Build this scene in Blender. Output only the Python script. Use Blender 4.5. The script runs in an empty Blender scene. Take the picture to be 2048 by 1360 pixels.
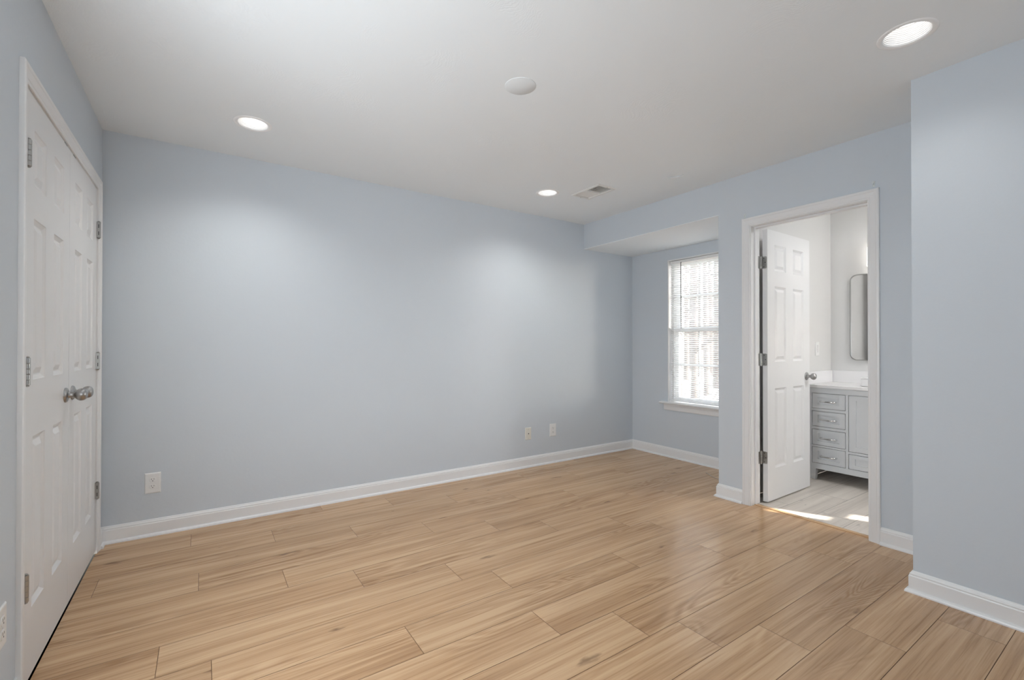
import bpy, bmesh, math, random
from mathutils import Vector, Matrix
from mathutils.geometry import tessellate_polygon

random.seed(7)
S = bpy.context.scene
COL = S.collection
R = math.radians

# ------------------------------------------------------------------ camera
FPX, YAW, PITCH, ROLL, SHY, CAMH = 918.7763, 33.9024, 0.3551, 0.0416, 4.7213, 1.1709
yw, pt, rl = R(YAW), R(PITCH), R(ROLL)
F_ = Vector((math.sin(yw) * math.cos(pt), math.cos(yw) * math.cos(pt), math.sin(pt)))
R_ = Vector((math.cos(yw), -math.sin(yw), 0))
U_ = R_.cross(F_)
R2, U2 = R_ * math.cos(rl) + U_ * math.sin(rl), U_ * math.cos(rl) - R_ * math.sin(rl)
cam_data = bpy.data.cameras.new('camera')
cam_data.sensor_width = 36
cam_data.lens = FPX * 36 / 2048
cam_data.shift_y = SHY / 2048
cam_data.clip_start = 0.02
cam = bpy.data.objects.new('camera', cam_data)
M = Matrix((R2, U2, -F_)).transposed().to_4x4()
M.translation = Vector((0, 0, CAMH))
cam.matrix_world = M
COL.objects.link(cam)
S.camera = cam

# ------------------------------------------------------------------ light
S.view_settings.view_transform = 'Standard'
S.view_settings.look = 'None'
S.view_settings.exposure = 0.12
S.view_settings.gamma = 1.0
S.view_settings.use_curve_mapping = False
S.cycles.use_denoising = True
S.cycles.max_bounces = 10
S.cycles.diffuse_bounces = 7
S.cycles.sample_clamp_indirect = 6

SUN_EL = 25.0
world = bpy.data.worlds.new('daylight')
S.world = world
world.use_nodes = True
wn = world.node_tree.nodes
sky = wn.new('ShaderNodeTexSky')
sky.sky_type = 'NISHITA'
sky.sun_disc = False
sky.sun_elevation = R(SUN_EL)
sky.sun_rotation = math.atan2(0.43, -0.90)
wn['Background'].inputs['Strength'].default_value = 4.8
haze = wn.new('ShaderNodeHueSaturation')      # thin white cloud
haze.inputs['Saturation'].default_value = 0.35
world.node_tree.links.new(sky.outputs['Color'], haze.inputs['Color'])
world.node_tree.links.new(haze.outputs['Color'], wn['Background'].inputs['Color'])


def light(name, kind, loc, direction, energy, color=(1, 1, 1), **kw):
    d = bpy.data.lights.new(name, kind)
    d.energy = energy
    d.color = color
    for k, v in kw.items():
        setattr(d, k, v)
    o = bpy.data.objects.new(name, d)
    o.location = loc
    o.rotation_euler = Vector(direction).to_track_quat('-Z', 'Y').to_euler()
    COL.objects.link(o)
    return o


sd = Vector((-0.43, 0.90, -math.tan(R(SUN_EL)))).normalized()
light('sun', 'SUN', (6, -8, 6), sd, 16.0, (1.0, 0.93, 0.84), angle=R(0.5))
# added fill light, set in a made-up window opening behind the camera
light('rear_fill_light', 'AREA', (1.5, -2.66, 1.25), (-0.45, 1, 0.95), 16.0, (0.91, 0.96, 1.0), shape='RECTANGLE', size=1.5, size_y=1.9)
# added fill light, set in an unseen opening of the closet wall
light('side_fill_light', 'AREA', (-0.68, 1.0, 1.30), (1, 0.90, 0.02), 41.0, (0.91, 0.96, 1.0), shape='RECTANGLE', size=0.8, size_y=1.0)
CAN_WATT = 12.5

# ------------------------------------------------------------------ materials


def mat(name, color=(0.8, 0.8, 0.8), rough=0.5, metal=0.0, spec=0.5, bump=None, emit=None):
    m = bpy.data.materials.new(name)
    m.use_nodes = True
    nt = m.node_tree
    b = nt.nodes['Principled BSDF']
    b.inputs['Base Color'].default_value = (*color, 1)
    b.inputs['Roughness'].default_value = rough
    b.inputs['Metallic'].default_value = metal
    b.inputs['Specular IOR Level'].default_value = spec
    if emit:
        b.inputs['Emission Color'].default_value = (*emit[0], 1)
        b.inputs['Emission Strength'].default_value = emit[1]
    if bump:
        scale, strength, dist, detail = bump
        tc = nt.nodes.new('ShaderNodeTexCoord')
        n = nt.nodes.new('ShaderNodeTexNoise')
        n.inputs['Scale'].default_value = scale
        n.inputs['Detail'].default_value = detail
        bp = nt.nodes.new('ShaderNodeBump')
        bp.inputs['Strength'].default_value = strength
        bp.inputs['Distance'].default_value = dist
        nt.links.new(tc.outputs['Object'], n.inputs['Vector'])
        nt.links.new(n.outputs['Fac'], bp.inputs['Height'])
        nt.links.new(bp.outputs['Normal'], b.inputs['Normal'])
    return m


M_WALL = mat('blue_grey_wall_paint', (0.60, 0.645, 0.69), 0.55, spec=0.3, bump=(55, 0.12, 0.004, 3))
M_BWALL = mat('white_bathroom_paint', (0.70, 0.695, 0.685), 0.5, spec=0.3, bump=(55, 0.1, 0.004, 3))
M_TRIM = mat('white_semigloss_trim', (0.80, 0.80, 0.80), 0.32, spec=0.45)
M_DOOR = mat('white_door_paint', (0.78, 0.78, 0.78), 0.36, spec=0.45, bump=(140, 0.06, 0.001, 2))
M_NICKEL = mat('satin_nickel', (0.41, 0.405, 0.40), 0.33, metal=1.0)
M_HINGE = mat('brushed_steel_hinge', (0.43, 0.425, 0.41), 0.32, metal=1.0)
M_CHROME = mat('polished_chrome', (0.78, 0.78, 0.78), 0.12, metal=1.0)
M_DARK = mat('dark_slot', (0.02, 0.02, 0.02), 0.7)
M_PLATE = mat('white_plastic_plate', (0.80, 0.80, 0.79), 0.35)
M_IVORY = mat('ivory_plastic_plate', (0.74, 0.725, 0.665), 0.4)
M_VAN = mat('grey_cabinet_paint', (0.66, 0.675, 0.69), 0.42)
M_QUARTZ = mat('white_quartz', (0.86, 0.85, 0.85), 0.22)
M_MIRROR = mat('mirror_glass', (0.92, 0.92, 0.92), 0.02, metal=1.0)
M_BLIND = mat('white_blind_aluminium', (0.86, 0.86, 0.85), 0.4)
M_WAND = mat('grey_tilt_wand', (0.13, 0.13, 0.13), 0.35)
M_VENT = mat('white_vent_enamel', (0.74, 0.74, 0.72), 0.45)
M_DUCT = mat('grey_duct_metal', (0.75, 0.74, 0.71), 0.7)
M_COVER = mat('painted_blank_cover', (0.77, 0.80, 0.815), 0.7)
M_BAFFLE = mat('white_baffle', (0.90, 0.90, 0.90), 0.45)
CAN_LEVEL = [1.6, 1.7, 0.5, 0.8]   # per-lamp strengths tuned to balance the room; the fourth lamp is added
M_LENS = mat('lit_lens', (1, 1, 1), 0.5, emit=((1.0, 0.985, 0.955), 1.8))
M_GLOBE = mat('fill_lamp_glow', (1, 1, 1), 0.4, emit=((0.96, 0.98, 1.0), 56.0))
M_SHADE = mat('lit_frosted_shade', (1, 0.97, 0.93), 0.4, emit=((1.0, 0.95, 0.89), 2.5))
M_CLEAR = mat('clear_plastic_hook', (0.74, 0.78, 0.78), 0.2)
M_CORD = mat('beige_cord', (0.50, 0.42, 0.34), 0.5)
M_GROUND = mat('leaf_litter', (0.11, 0.085, 0.066), 0.95, bump=(9, 1.0, 0.05, 6))
M_BARK = mat('grey_bark', (0.035, 0.027, 0.023), 0.9, bump=(30, 0.8, 0.02, 5))


def nodes_of(m):
    nt = m.node_tree
    return nt, nt.nodes['Principled BSDF'], nt.nodes.new, nt.links.new


def ceiling_material():
    m = mat('textured_ceiling_paint', (0.83, 0.865, 0.885), 0.75, spec=0.2)
    nt, b, N, L = nodes_of(m)
    tc = N('ShaderNodeTexCoord')
    # crow's-foot brush marks: short stroke bundles that turn from patch to patch
    warp = N('ShaderNodeTexNoise'); warp.inputs['Scale'].default_value = 2.6; warp.inputs['Detail'].default_value = 2
    L(tc.outputs['Object'], warp.inputs['Vector'])
    sub = N('ShaderNodeVectorMath'); sub.operation = 'MULTIPLY_ADD'
    sub.inputs[1].default_value = (0.5, 0.5, 0.0)
    L(warp.outputs['Color'], sub.inputs[0]); L(tc.outputs['Object'], sub.inputs[2])
    wv = N('ShaderNodeTexWave'); wv.inputs['Scale'].default_value = 22; wv.inputs['Distortion'].default_value = 9
    wv.inputs['Detail'].default_value = 3; wv.inputs['Detail Scale'].default_value = 1.6
    L(sub.outputs['Vector'], wv.inputs['Vector'])
    mask = N('ShaderNodeTexNoise'); mask.inputs['Scale'].default_value = 3.2; mask.inputs['Detail'].default_value = 3
    L(tc.outputs['Object'], mask.inputs['Vector'])
    ramp = N('ShaderNodeMapRange'); ramp.inputs['From Min'].default_value = 0.52; ramp.inputs['From Max'].default_value = 0.70
    L(mask.outputs['Fac'], ramp.inputs['Value'])
    mul = N('ShaderNodeMath'); mul.operation = 'MULTIPLY'
    L(wv.outputs['Fac'], mul.inputs[0]); L(ramp.outputs['Result'], mul.inputs[1])
    fine = N('ShaderNodeTexNoise'); fine.inputs['Scale'].default_value = 60; fine.inputs['Detail'].default_value = 3
    L(tc.outputs['Object'], fine.inputs['Vector'])
    add = N('ShaderNodeMath'); add.operation = 'MULTIPLY_ADD'; add.inputs[1].default_value = 0.25
    L(fine.outputs['Fac'], add.inputs[0]); L(mul.outputs['Value'], add.inputs[2])
    bp = N('ShaderNodeBump'); bp.inputs['Strength'].default_value = 0.17; bp.inputs['Distance'].default_value = 0.006
    L(add.outputs['Value'], bp.inputs['Height']); L(bp.outputs['Normal'], b.inputs['Normal'])
    return m


def ramp_node(nt, stops):
    r = nt.nodes.new('ShaderNodeValToRGB')
    e = r.color_ramp.elements
    while len(e) < len(stops):
        e.new(0.5)
    for el, (p, c) in zip(e, stops):
        el.position = p
        el.color = (*c, 1)
    return r


def wood_material(name, light_c, mid_c, dark_c, knot_c, rough, tone_amt, grain=1.0, knots=1.0):
    m = mat(name, mid_c, rough, spec=0.6)
    nt, b, N, L = nodes_of(m)
    uv = N('ShaderNodeUVMap'); uv.uv_map = 'plank'
    at = N('ShaderNodeAttribute'); at.attribute_name = 'tone'

    def noise(sx, sy, detail, dist=0.0, rough_=0.5):
        mp = N('ShaderNodeMapping'); mp.inputs['Scale'].default_value = (sx, sy, 1)
        L(uv.outputs['UV'], mp.inputs['Vector'])
        n = N('ShaderNodeTexNoise'); n.inputs['Scale'].default_value = 1.0; n.inputs['Detail'].default_value = detail
        n.inputs['Distortion'].default_value = dist; n.inputs['Roughness'].default_value = rough_
        L(mp.outputs['Vector'], n.inputs['Vector'])
        return n

    def rng(x, f0, f1, t0=0.0, t1=1.0):
        r = N('ShaderNodeMapRange')
        for k, v in (('From Min', f0), ('From Max', f1), ('To Min', t0), ('To Max', t1)):
            r.inputs[k].default_value = v
        L(x, r.inputs['Value'])
        return r.outputs['Result']

    def madd(a, k, prev=None):
        n = N('ShaderNodeMath'); n.operation = 'MULTIPLY_ADD'; n.inputs[1].default_value = k
        L(a, n.inputs[0])
        n.inputs[2].default_value = 0.0
        if prev is not None:
            L(prev, n.inputs[2])
        return n.outputs['Value']

    broad = noise(0.55, 7.5, 2, 0.5)            # wide light and dark bands along the board
    streak = noise(0.8, 30.0, 4, 0.8, 0.55)     # heart-grain streaks
    fine = noise(2.2, 120.0, 3, 0.3)            # thin grain lines
    pores = noise(14.0, 320.0, 2)
    field = noise(0.9, 7.0, 1.5, 0.9)           # cathedral rings
    ph = N('ShaderNodeMath'); ph.operation = 'MULTIPLY'; ph.inputs[1].default_value = 85.0
    L(field.outputs['Fac'], ph.inputs[0])
    sn = N('ShaderNodeMath'); sn.operation = 'SINE'; L(ph.outputs['Value'], sn.inputs[0])
    rings = rng(sn.outputs['Value'], -1, 1)
    patch = noise(0.9, 3.5, 1)
    rmask = rng(patch.outputs['Fac'], 0.50, 0.66)
    rm = N('ShaderNodeMath'); rm.operation = 'MULTIPLY'; L(rings, rm.inputs[0]); L(rmask, rm.inputs[1])
    dk = rng(fine.outputs['Fac'], 0.50, 0.72)
    v = madd(broad.outputs['Fac'], 0.46)
    v = madd(streak.outputs['Fac'], 0.50, v)
    v = madd(dk, -0.13 * grain, v)
    v = madd(pores.outputs['Fac'], 0.07 * grain, v)
    v = madd(rm.outputs['Value'], -0.13 * grain, v)
    cr = ramp_node(nt, [(0.28, dark_c), (0.455, mid_c), (0.61, light_c)])
    L(v, cr.inputs['Fac'])
    # a knot in some of the cells only
    mp4 = N('ShaderNodeMapping'); mp4.inputs['Scale'].default_value = (1.6, 5.2, 1)
    L(uv.outputs['UV'], mp4.inputs['Vector'])
    wk = N('ShaderNodeTexNoise'); wk.inputs['Scale'].default_value = 7; wk.inputs['Detail'].default_value = 3
    L(mp4.outputs['Vector'], wk.inputs['Vector'])
    wka = N('ShaderNodeVectorMath'); wka.operation = 'MULTIPLY_ADD'; wka.inputs[1].default_value = (0.22, 0.22, 0)
    L(wk.outputs['Color'], wka.inputs[0]); L(mp4.outputs['Vector'], wka.inputs[2])
    vo = N('ShaderNodeTexVoronoi'); vo.voronoi_dimensions = '2D'; vo.inputs['Scale'].default_value = 1.0
    L(wka.outputs['Vector'], vo.inputs['Vector'])
    sep = N('ShaderNodeSeparateColor'); L(vo.outputs['Color'], sep.inputs['Color'])
    rad = rng(sep.outputs['Red'], 0.62, 1.0, 0.0001, 0.10)
    dv = N('ShaderNodeMath'); dv.operation = 'DIVIDE'; L(vo.outputs['Distance'], dv.inputs[0]); L(rad, dv.inputs[1])
    kn = rng(dv.outputs['Value'], 1.0, 0.25, 0.0, 0.62 * knots)
    kmix = N('ShaderNodeMix'); kmix.data_type = 'RGBA'
    L(kn, kmix.inputs['Factor'])
    L(cr.outputs['Color'], kmix.inputs['A']); kmix.inputs['B'].default_value = (*knot_c, 1)
    # per-plank tone
    tm = rng(at.outputs['Fac'], 0, 1, 1 - tone_amt, 1 + tone_amt)
    hs = N('ShaderNodeHueSaturation'); L(tm, hs.inputs['Value']); L(kmix.outputs['Result'], hs.inputs['Color'])
    L(hs.outputs['Color'], b.inputs['Base Color'])
    bp = N('ShaderNodeBump'); bp.inputs['Strength'].default_value = 0.10; bp.inputs['Distance'].default_value = 0.001
    L(v, bp.inputs['Height']); L(bp.outputs['Normal'], b.inputs['Normal'])
    L(rng(streak.outputs['Fac'], 0.3, 0.7, rough + 0.05, rough - 0.04), b.inputs['Roughness'])
    return m


M_CEIL = ceiling_material()
M_OAK = wood_material('light_oak_laminate', (0.615, 0.405, 0.230), (0.49, 0.298, 0.156), (0.335, 0.184, 0.086), (0.15, 0.080, 0.042), 0.215, 0.045)
M_GAP = mat('plank_gap', (0.15, 0.078, 0.04), 0.9)
M_TILE = wood_material('greige_wood_look_tile', (0.72, 0.665, 0.60), (0.62, 0.565, 0.505), (0.48, 0.43, 0.385), (0.26, 0.235, 0.22), 0.38, 0.04, 0.5, 0.8)
M_GROUT = mat('grey_grout', (0.25, 0.235, 0.225), 0.9)


def glass_material():
    m = bpy.data.materials.new('window_glass')
    m.use_nodes = True
    nt = m.node_tree
    nt.nodes.clear()
    o = nt.nodes.new('ShaderNodeOutputMaterial')
    mx = nt.nodes.new('ShaderNodeMixShader')
    tr = nt.nodes.new('ShaderNodeBsdfTransparent')
    gl = nt.nodes.new('ShaderNodeBsdfGlossy')
    gl.inputs['Roughness'].default_value = 0.02
    fr = nt.nodes.new('ShaderNodeFresnel')
    fr.inputs['IOR'].default_value = 1.45
    nt.links.new(fr.outputs[0], mx.inputs[0])
    nt.links.new(tr.outputs[0], mx.inputs[1])
    nt.links.new(gl.outputs[0], mx.inputs[2])
    nt.links.new(mx.outputs[0], o.inputs[0])
    return m


M_GLASS = glass_material()


def slat_material():
    m = bpy.data.materials.new('translucent_vinyl_slat')
    m.use_nodes = True
    nt = m.node_tree
    nt.nodes.clear()
    o = nt.nodes.new('ShaderNodeOutputMaterial')
    mx = nt.nodes.new('ShaderNodeMixShader')
    mx.inputs[0].default_value = 0.42
    d = nt.nodes.new('ShaderNodeBsdfDiffuse')
    d.inputs['Color'].default_value = (0.86, 0.86, 0.85, 1)
    t = nt.nodes.new('ShaderNodeBsdfTranslucent')
    t.inputs['Color'].default_value = (0.92, 0.92, 0.91, 1)
    nt.links.new(d.outputs[0], mx.inputs[1])
    nt.links.new(t.outputs[0], mx.inputs[2])
    nt.links.new(mx.outputs[0], o.inputs[0])
    return m


M_SLAT = slat_material()

# ------------------------------------------------------------------ mesh helpers


class MB:
    """collects shapes, then links them as one mesh object"""

    def __init__(s):
        s.v, s.f = [], []

    def add(s, verts, faces):
        n = len(s.v)
        s.v += [tuple(p) for p in verts]
        s.f += [tuple(i + n for i in f) for f in faces]
        return s

    def box(s, x0, x1, y0, y1, z0, z1):
        return s.add([(x0, y0, z0), (x1, y0, z0), (x1, y1, z0), (x0, y1, z0), (x0, y0, z1), (x1, y0, z1), (x1, y1, z1), (x0, y1, z1)],
                     [(0, 3, 2, 1), (4, 5, 6, 7), (0, 1, 5, 4), (1, 2, 6, 5), (2, 3, 7, 6), (3, 0, 4, 7)])

    def lathe(s, prof, o=(0, 0, 0), axis='z', n=32, cap0=True, cap1=True):
        """prof: (radius, height) pairs"""
        def P(r, h, a):
            c, q = r * math.cos(a), r * math.sin(a)
            if axis == 'z':
                p = (c, q, h)
            elif axis == 'x':
                p = (h, c, q)
            elif axis == '-x':
                p = (-h, -c, q)
            elif axis == 'y':
                p = (-c, h, q)
            else:
                p = (c, -h, q)
            return (p[0] + o[0], p[1] + o[1], p[2] + o[2])
        vs = [P(r, h, 2 * math.pi * k / n) for r, h in prof for k in range(n)]
        fs = []
        for i in range(len(prof) - 1):
            for k in range(n):
                k2 = (k + 1) % n
                fs.append((i * n + k, i * n + k2, (i + 1) * n + k2, (i + 1) * n + k))
        if cap0:
            fs.append(tuple(range(n))[::-1])
        if cap1:
            fs.append(tuple((len(prof) - 1) * n + k for k in range(n)))
        return s.add(vs, fs)

    def tube(s, pts, r, n=10):
        pts = [Vector(p) for p in pts]
        rs = r if isinstance(r, (list, tuple)) else [r] * len(pts)
        vs, fs = [], []
        up = None
        for i, p in enumerate(pts):
            d = (pts[min(i + 1, len(pts) - 1)] - pts[max(i - 1, 0)]).normalized()
            if up is None:
                up = d.orthogonal().normalized()
            up = (up - d * up.dot(d)).normalized()
            sd_ = d.cross(up)
            for k in range(n):
                a = 2 * math.pi * k / n
                vs.append(p + (up * math.cos(a) + sd_ * math.sin(a)) * rs[i])
        for i in range(len(pts) - 1):
            for k in range(n):
                k2 = (k + 1) % n
                fs.append((i * n + k, i * n + k2, (i + 1) * n + k2, (i + 1) * n + k))
        fs.append(tuple(range(n))[::-1])
        fs.append(tuple((len(pts) - 1) * n + k for k in range(n)))
        return s.add(vs, fs)

    def rings(s, loops, closed=True, cap0=True, cap1=True):
        """bridge equal-length vertex loops"""
        n = len(loops[0])
        vs = [p for l in loops for p in l]
        fs = []
        for i in range(len(loops) - 1):
            for k in range(n if closed else n - 1):
                k2 = (k + 1) % n
                fs.append((i * n + k, i * n + k2, (i + 1) * n + k2, (i + 1) * n + k))
        if cap0:
            fs.append(tuple(range(n))[::-1])
        if cap1:
            fs.append(tuple((len(loops) - 1) * n + k for k in range(n)))
        return s.add(vs, fs)

    def build(s, name, m, parent=None, bevel=0.0, smooth=False, seg=2, normals=True, offset=(0, 0, 0)):
        me = bpy.data.meshes.new(name)
        me.from_pydata([(p[0] - offset[0], p[1] - offset[1], p[2] - offset[2]) for p in s.v], [], s.f)
        if normals:
            b = bmesh.new()
            b.from_mesh(me)
            bmesh.ops.recalc_face_normals(b, faces=b.faces)
            b.to_mesh(me)
            b.free()
        me.materials.append(m)
        o = bpy.data.objects.new(name, me)
        COL.objects.link(o)
        if parent:
            o.parent = parent
        if smooth:
            for p in me.polygons:
                p.use_smooth = True
            es = o.modifiers.new('edge', 'EDGE_SPLIT')
            es.split_angle = R(40)
        if bevel:
            bv = o.modifiers.new('bevel', 'BEVEL')
            bv.width = bevel
            bv.segments = seg
            bv.limit_method = 'ANGLE'
            bv.angle_limit = R(40)
        return o


def tag(o, label=None, cat=None, group=None, kind=None):
    if label:
        o['label'] = label
    if cat:
        o['category'] = cat
    if group:
        o['group'] = group
    if kind:
        o['kind'] = kind
    return o


def struct(o, label, cat):
    return tag(o, label, cat, kind='structure')


def thing(name, label, cat, loc=(0, 0, 0), rotz=0, group=None, kind=None):
    o = bpy.data.objects.new(name, None)
    COL.objects.link(o)
    o.location = loc
    o.rotation_euler = (0, 0, rotz)
    o.empty_display_size = 0.05
    return tag(o, label, cat, group, kind)


def dup(root, loc, label, rotz=None, group=None):
    r = root.copy()
    COL.objects.link(r)
    r.location = loc
    if rotz is not None:
        r.rotation_euler = (0, 0, rotz)
    r['label'] = label
    if group:
        r['group'] = group
    for ch in list(root.children):
        c = ch.copy()
        COL.objects.link(c)
        c.parent = r
        for g in ch.children:
            d = g.copy()
            COL.objects.link(d)
            d.parent = c
    return r


# ------------------------------------------------------------------ measured plan (metres)
H = 2.44
D = 3.5876            # long blue wall
XL = -0.4983          # closet wall
X1 = 3.3231           # wall with the bathroom door
X2 = 4.0666           # alcove wall with the window
X3 = 2.808            # projecting wall
YA = 2.0674           # alcove side
YB = 0.7549           # corner of the projecting wall
HS = 2.1804           # alcove ceiling
YR = -2.6             # wall behind the camera
XB = 3.438            # bathroom side of the door wall
YW = 1.93             # bathroom wall by the vanity
XV = 4.943            # bathroom mirror wall
YS = -0.9             # bathroom wall with the added small window
# bathroom doorway (clear opening between jambs)
DY0, DY1, DZ = 1.102, 1.811, 2.043
# closet doorway
CY0, CY1, CZ = 2.184, 3.440, 2.045
# alcove window opening
WY0, WY1, WZ0, WZ1 = 2.247, 3.107, 0.578, 2.067

# ------------------------------------------------------------------ floors


def plank_floor(name, rows, x0, x1, joint_fn, width, m, gapm, gap, y_min, y_max, clip=None):
    vs, fs, tones, uvs, mats = [], [], [], [], []
    rnd = random.Random(11)
    for k, yb in rows:
        ya, yc = max(yb, y_min), min(yb + width, y_max)
        if yc - ya < 0.004:
            continue
        js, L = joint_fn(k)
        j = js
        while j > x0:
            j -= L
        while j < x1:
            a, c = max(j, x0), min(j + L, x1)
            if c - a > 0.004:
                n = len(vs)
                g = gap
                vs += [(a + g, ya + g, 0), (c - g, ya + g, 0), (c - g, yc - g, 0), (a + g, yc - g, 0)]
                fs.append((n, n + 1, n + 2, n + 3))
                t, du, dv = rnd.random(), rnd.random() * 40, rnd.random() * 40
                tones.append(t)
                uvs += [(vs[n + q][0] - j + du, vs[n + q][1] - yb + dv) for q in range(4)]
                mats.append(0)
            j += L
    n = len(vs)
    vs += [(x0, y_min, -0.0016), (x1, y_min, -0.0016), (x1, y_max, -0.0016), (x0, y_max, -0.0016)]
    fs.append((n, n + 1, n + 2, n + 3))
    tones.append(0.5)
    uvs += [(0, 0)] * 4
    mats.append(1)
    me = bpy.data.meshes.new(name)
    me.from_pydata(vs, [], fs)
    me.materials.append(m)
    me.materials.append(gapm)
    ul = me.uv_layers.new(name='plank')
    for i, q in enumerate(uvs):
        ul.data[i].uv = q
    at = me.attributes.new('tone', 'FLOAT', 'FACE')
    for i, t in enumerate(tones):
        at.data[i].value = t
        me.polygons[i].material_index = mats[i]
    o = bpy.data.objects.new(name, me)
    COL.objects.link(o)
    return o


PW, PL, PY = 0.2034, 1.2145, 0.621
JOINT = {-1: 2.609, 0: 2.233, 1: 1.935, 2: 1.674, 3: 1.496, 4: 1.205, 5: 0.700, 6: 1.244, 7: 1.078, 8: 0.651,
         9: 1.560, 10: 1.200, 11: 0.788, 12: 0.362, 13: 1.158, 14: 0.7085}
jr = random.Random(3)
JX = {k: jr.uniform(0, PL) for k in range(-20, 20)}
rows = [(k, PY + PW * k) for k in range(-17, 16)]
fl = plank_floor('floor', rows, XL, X2, lambda k: (JOINT.get(k, JX[k]), PL), PW, M_OAK, M_GAP, 0.0010, YR, D)
# the oak stops at the door wall: cut away what would lie under the bathroom
bm = bmesh.new()
bm.from_mesh(fl.data)
for co, no in (((3.362, 0, 0), (1, 0, 0)), ((0, YA - 0.001, 0), (0, 1, 0))):
    bmesh.ops.bisect_plane(bm, geom=bm.verts[:] + bm.edges[:] + bm.faces[:], plane_co=co, plane_no=no)
kill = [f for f in bm.faces if f.calc_center_median().x > 3.362 and f.calc_center_median().y < YA - 0.001]
bmesh.ops.delete(bm, geom=kill, context='FACES')
bm.to_mesh(fl.data)
bm.free()
struct(fl, 'light oak laminate plank floor of the empty bedroom', 'floor')

TJ = {2: 4.047, 3: 3.58}
tr_ = random.Random(5)
TX = {k: tr_.uniform(0, 0.93) for k in range(-30, 30)}
trow = [(k, 1.066 + 0.2030 * k) for k in range(-11, 6)]
bf = plank_floor('floor_bathroom', trow, 3.398, XV, lambda k: (TJ.get(k, TX[k]), 0.93), 0.2030, M_TILE, M_GROUT, 0.0013, YS, YW)
struct(bf, 'greige wood-look tile floor of the bathroom beyond the doorway', 'floor')

# oak transition strip in the doorway
mb = MB()
mb.rings([[(3.362, y, -0.001), (3.362, y, 0.0045), (3.366, y, 0.007), (3.392, y, 0.006), (3.400, y, 0.001), (3.400, y, -0.001)] for y in (DY0 - 0.02, DY1 + 0.02)])
o = mb.build('trim_5', M_OAK)
ul = o.data.uv_layers.new(name='plank')
for p in o.data.polygons:
    for li in p.loop_indices:
        c = o.data.vertices[o.data.loops[li].vertex_index].co
        ul.data[li].uv = (c.y + 3.3, c.x + 1.2)
at = o.data.attributes.new('tone', 'FLOAT', 'FACE')
for d_ in at.data:
    d_.value = 0.85
struct(o, 'oak threshold strip between bedroom planks and bathroom tile', 'threshold')

# ------------------------------------------------------------------ walls
T = 0.115
mb = MB().box(XL - T, X2 + 0.16, D, D + T, 0, H)
struct(mb.build('wall_back', M_WALL), 'long plain pale blue wall with three outlet plates along its bottom', 'wall')
mb = MB()
mb.box(XL - T, XL, CY1 + 0.02, D, 0, H)
mb.box(XL - T, XL, CY0 - 0.02, CY1 + 0.02, CZ + 0.02, H)
LY0, LY1, LZ0, LZ1 = 0.36, 1.64, 0.77, 1.84  # unseen opening, closed niche behind, added for the side fill light
mb.box(XL - T, XL, LY1, CY0 - 0.02, 0, H)
mb.box(XL - T, XL, YR - T, LY0, 0, H)
mb.box(XL - T, XL, LY0, LY1, 0, LZ0)
mb.box(XL - T, XL, LY0, LY1, LZ1, H)
mb.box(XL - 0.52, XL - 0.50, LY0 - 0.05, LY1 + 0.05, LZ0 - 0.05, LZ1 + 0.05)
mb.box(XL - 0.50, XL - T, LY0 - 0.05, LY0, LZ0 - 0.05, LZ1 + 0.05)
mb.box(XL - 0.50, XL - T, LY1, LY1 + 0.05, LZ0 - 0.05, LZ1 + 0.05)
mb.box(XL - 0.50, XL - T, LY0, LY1, LZ0 - 0.05, LZ0)
mb.box(XL - 0.50, XL - T, LY0, LY1, LZ1, LZ1 + 0.05)
struct(mb.build('wall_left', M_WALL), 'pale blue wall around the white double closet doors', 'wall')
# closet box behind the doors
mb = MB().box(XL - 0.75, XL - 0.73, CY0 - 0.3, D, 0, H)
mb.box(XL - 0.73, XL - T, CY0 - 0.32, CY0 - 0.3, 0, H)
mb.box(XL - 0.73, XL - T, D, D + 0.02, 0, H)
mb.box(XL - 0.75, XL - T, CY0 - 0.32, D + 0.02, -0.02, 0)
mb.box(XL - 0.75, XL - T, CY0 - 0.32, D + 0.02, H, H + 0.02)
struct(mb.build('wall_closet', M_BWALL), 'closet interior behind the closed double doors', 'wall')
# door wall with the header over the alcove
mb = MB()
mb.box(X1, XB, DY1 + 0.02, YA, 0, H)
mb.box(X1, XB, DY0 - 0.02, DY1 + 0.02, DZ + 0.02, H)
mb.box(X1, XB, YS - T, DY0 - 0.02, 0, H)
mb.box(X1, X2 + 0.16, YA, D, HS + 0.004, H)
struct(mb.build('wall_right', M_WALL), 'pale blue wall with the bathroom doorway and the header over the window alcove', 'wall')
mb = MB().box(XB, X2 + 0.16, YA - 0.03, YA, 0, H)
struct(mb.build('wall_alcove_side', M_WALL), 'pale blue return wall of the window alcove', 'wall')
mb = MB().box(X1, X2, YA, D, HS, HS + 0.004)
struct(mb.build('ceiling_alcove', M_CEIL), 'low white ceiling of the window alcove', 'ceiling')
mb = MB()
mb.box(X2, X2 + 0.16, WY1, D, 0, HS + 0.004)
mb.box(X2, X2 + 0.16, YA, WY0, 0, HS + 0.004)
mb.box(X2, X2 + 0.16, WY0, WY1, 0, WZ0 - 0.004)
mb.box(X2, X2 + 0.16, WY0, WY1, WZ1, HS + 0.004)
struct(mb.build('wall_alcove', M_WALL), 'pale blue alcove wall around the window with blinds', 'wall')
mb = MB().box(X3, X3 + T, YR - T, YB, 0, H)
mb.box(X3 + T, X1, YB - T, YB, 0, H)
struct(mb.build('wall_projecting', M_WALL), 'pale blue projecting wall to the right of the bathroom doorway', 'wall')
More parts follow.
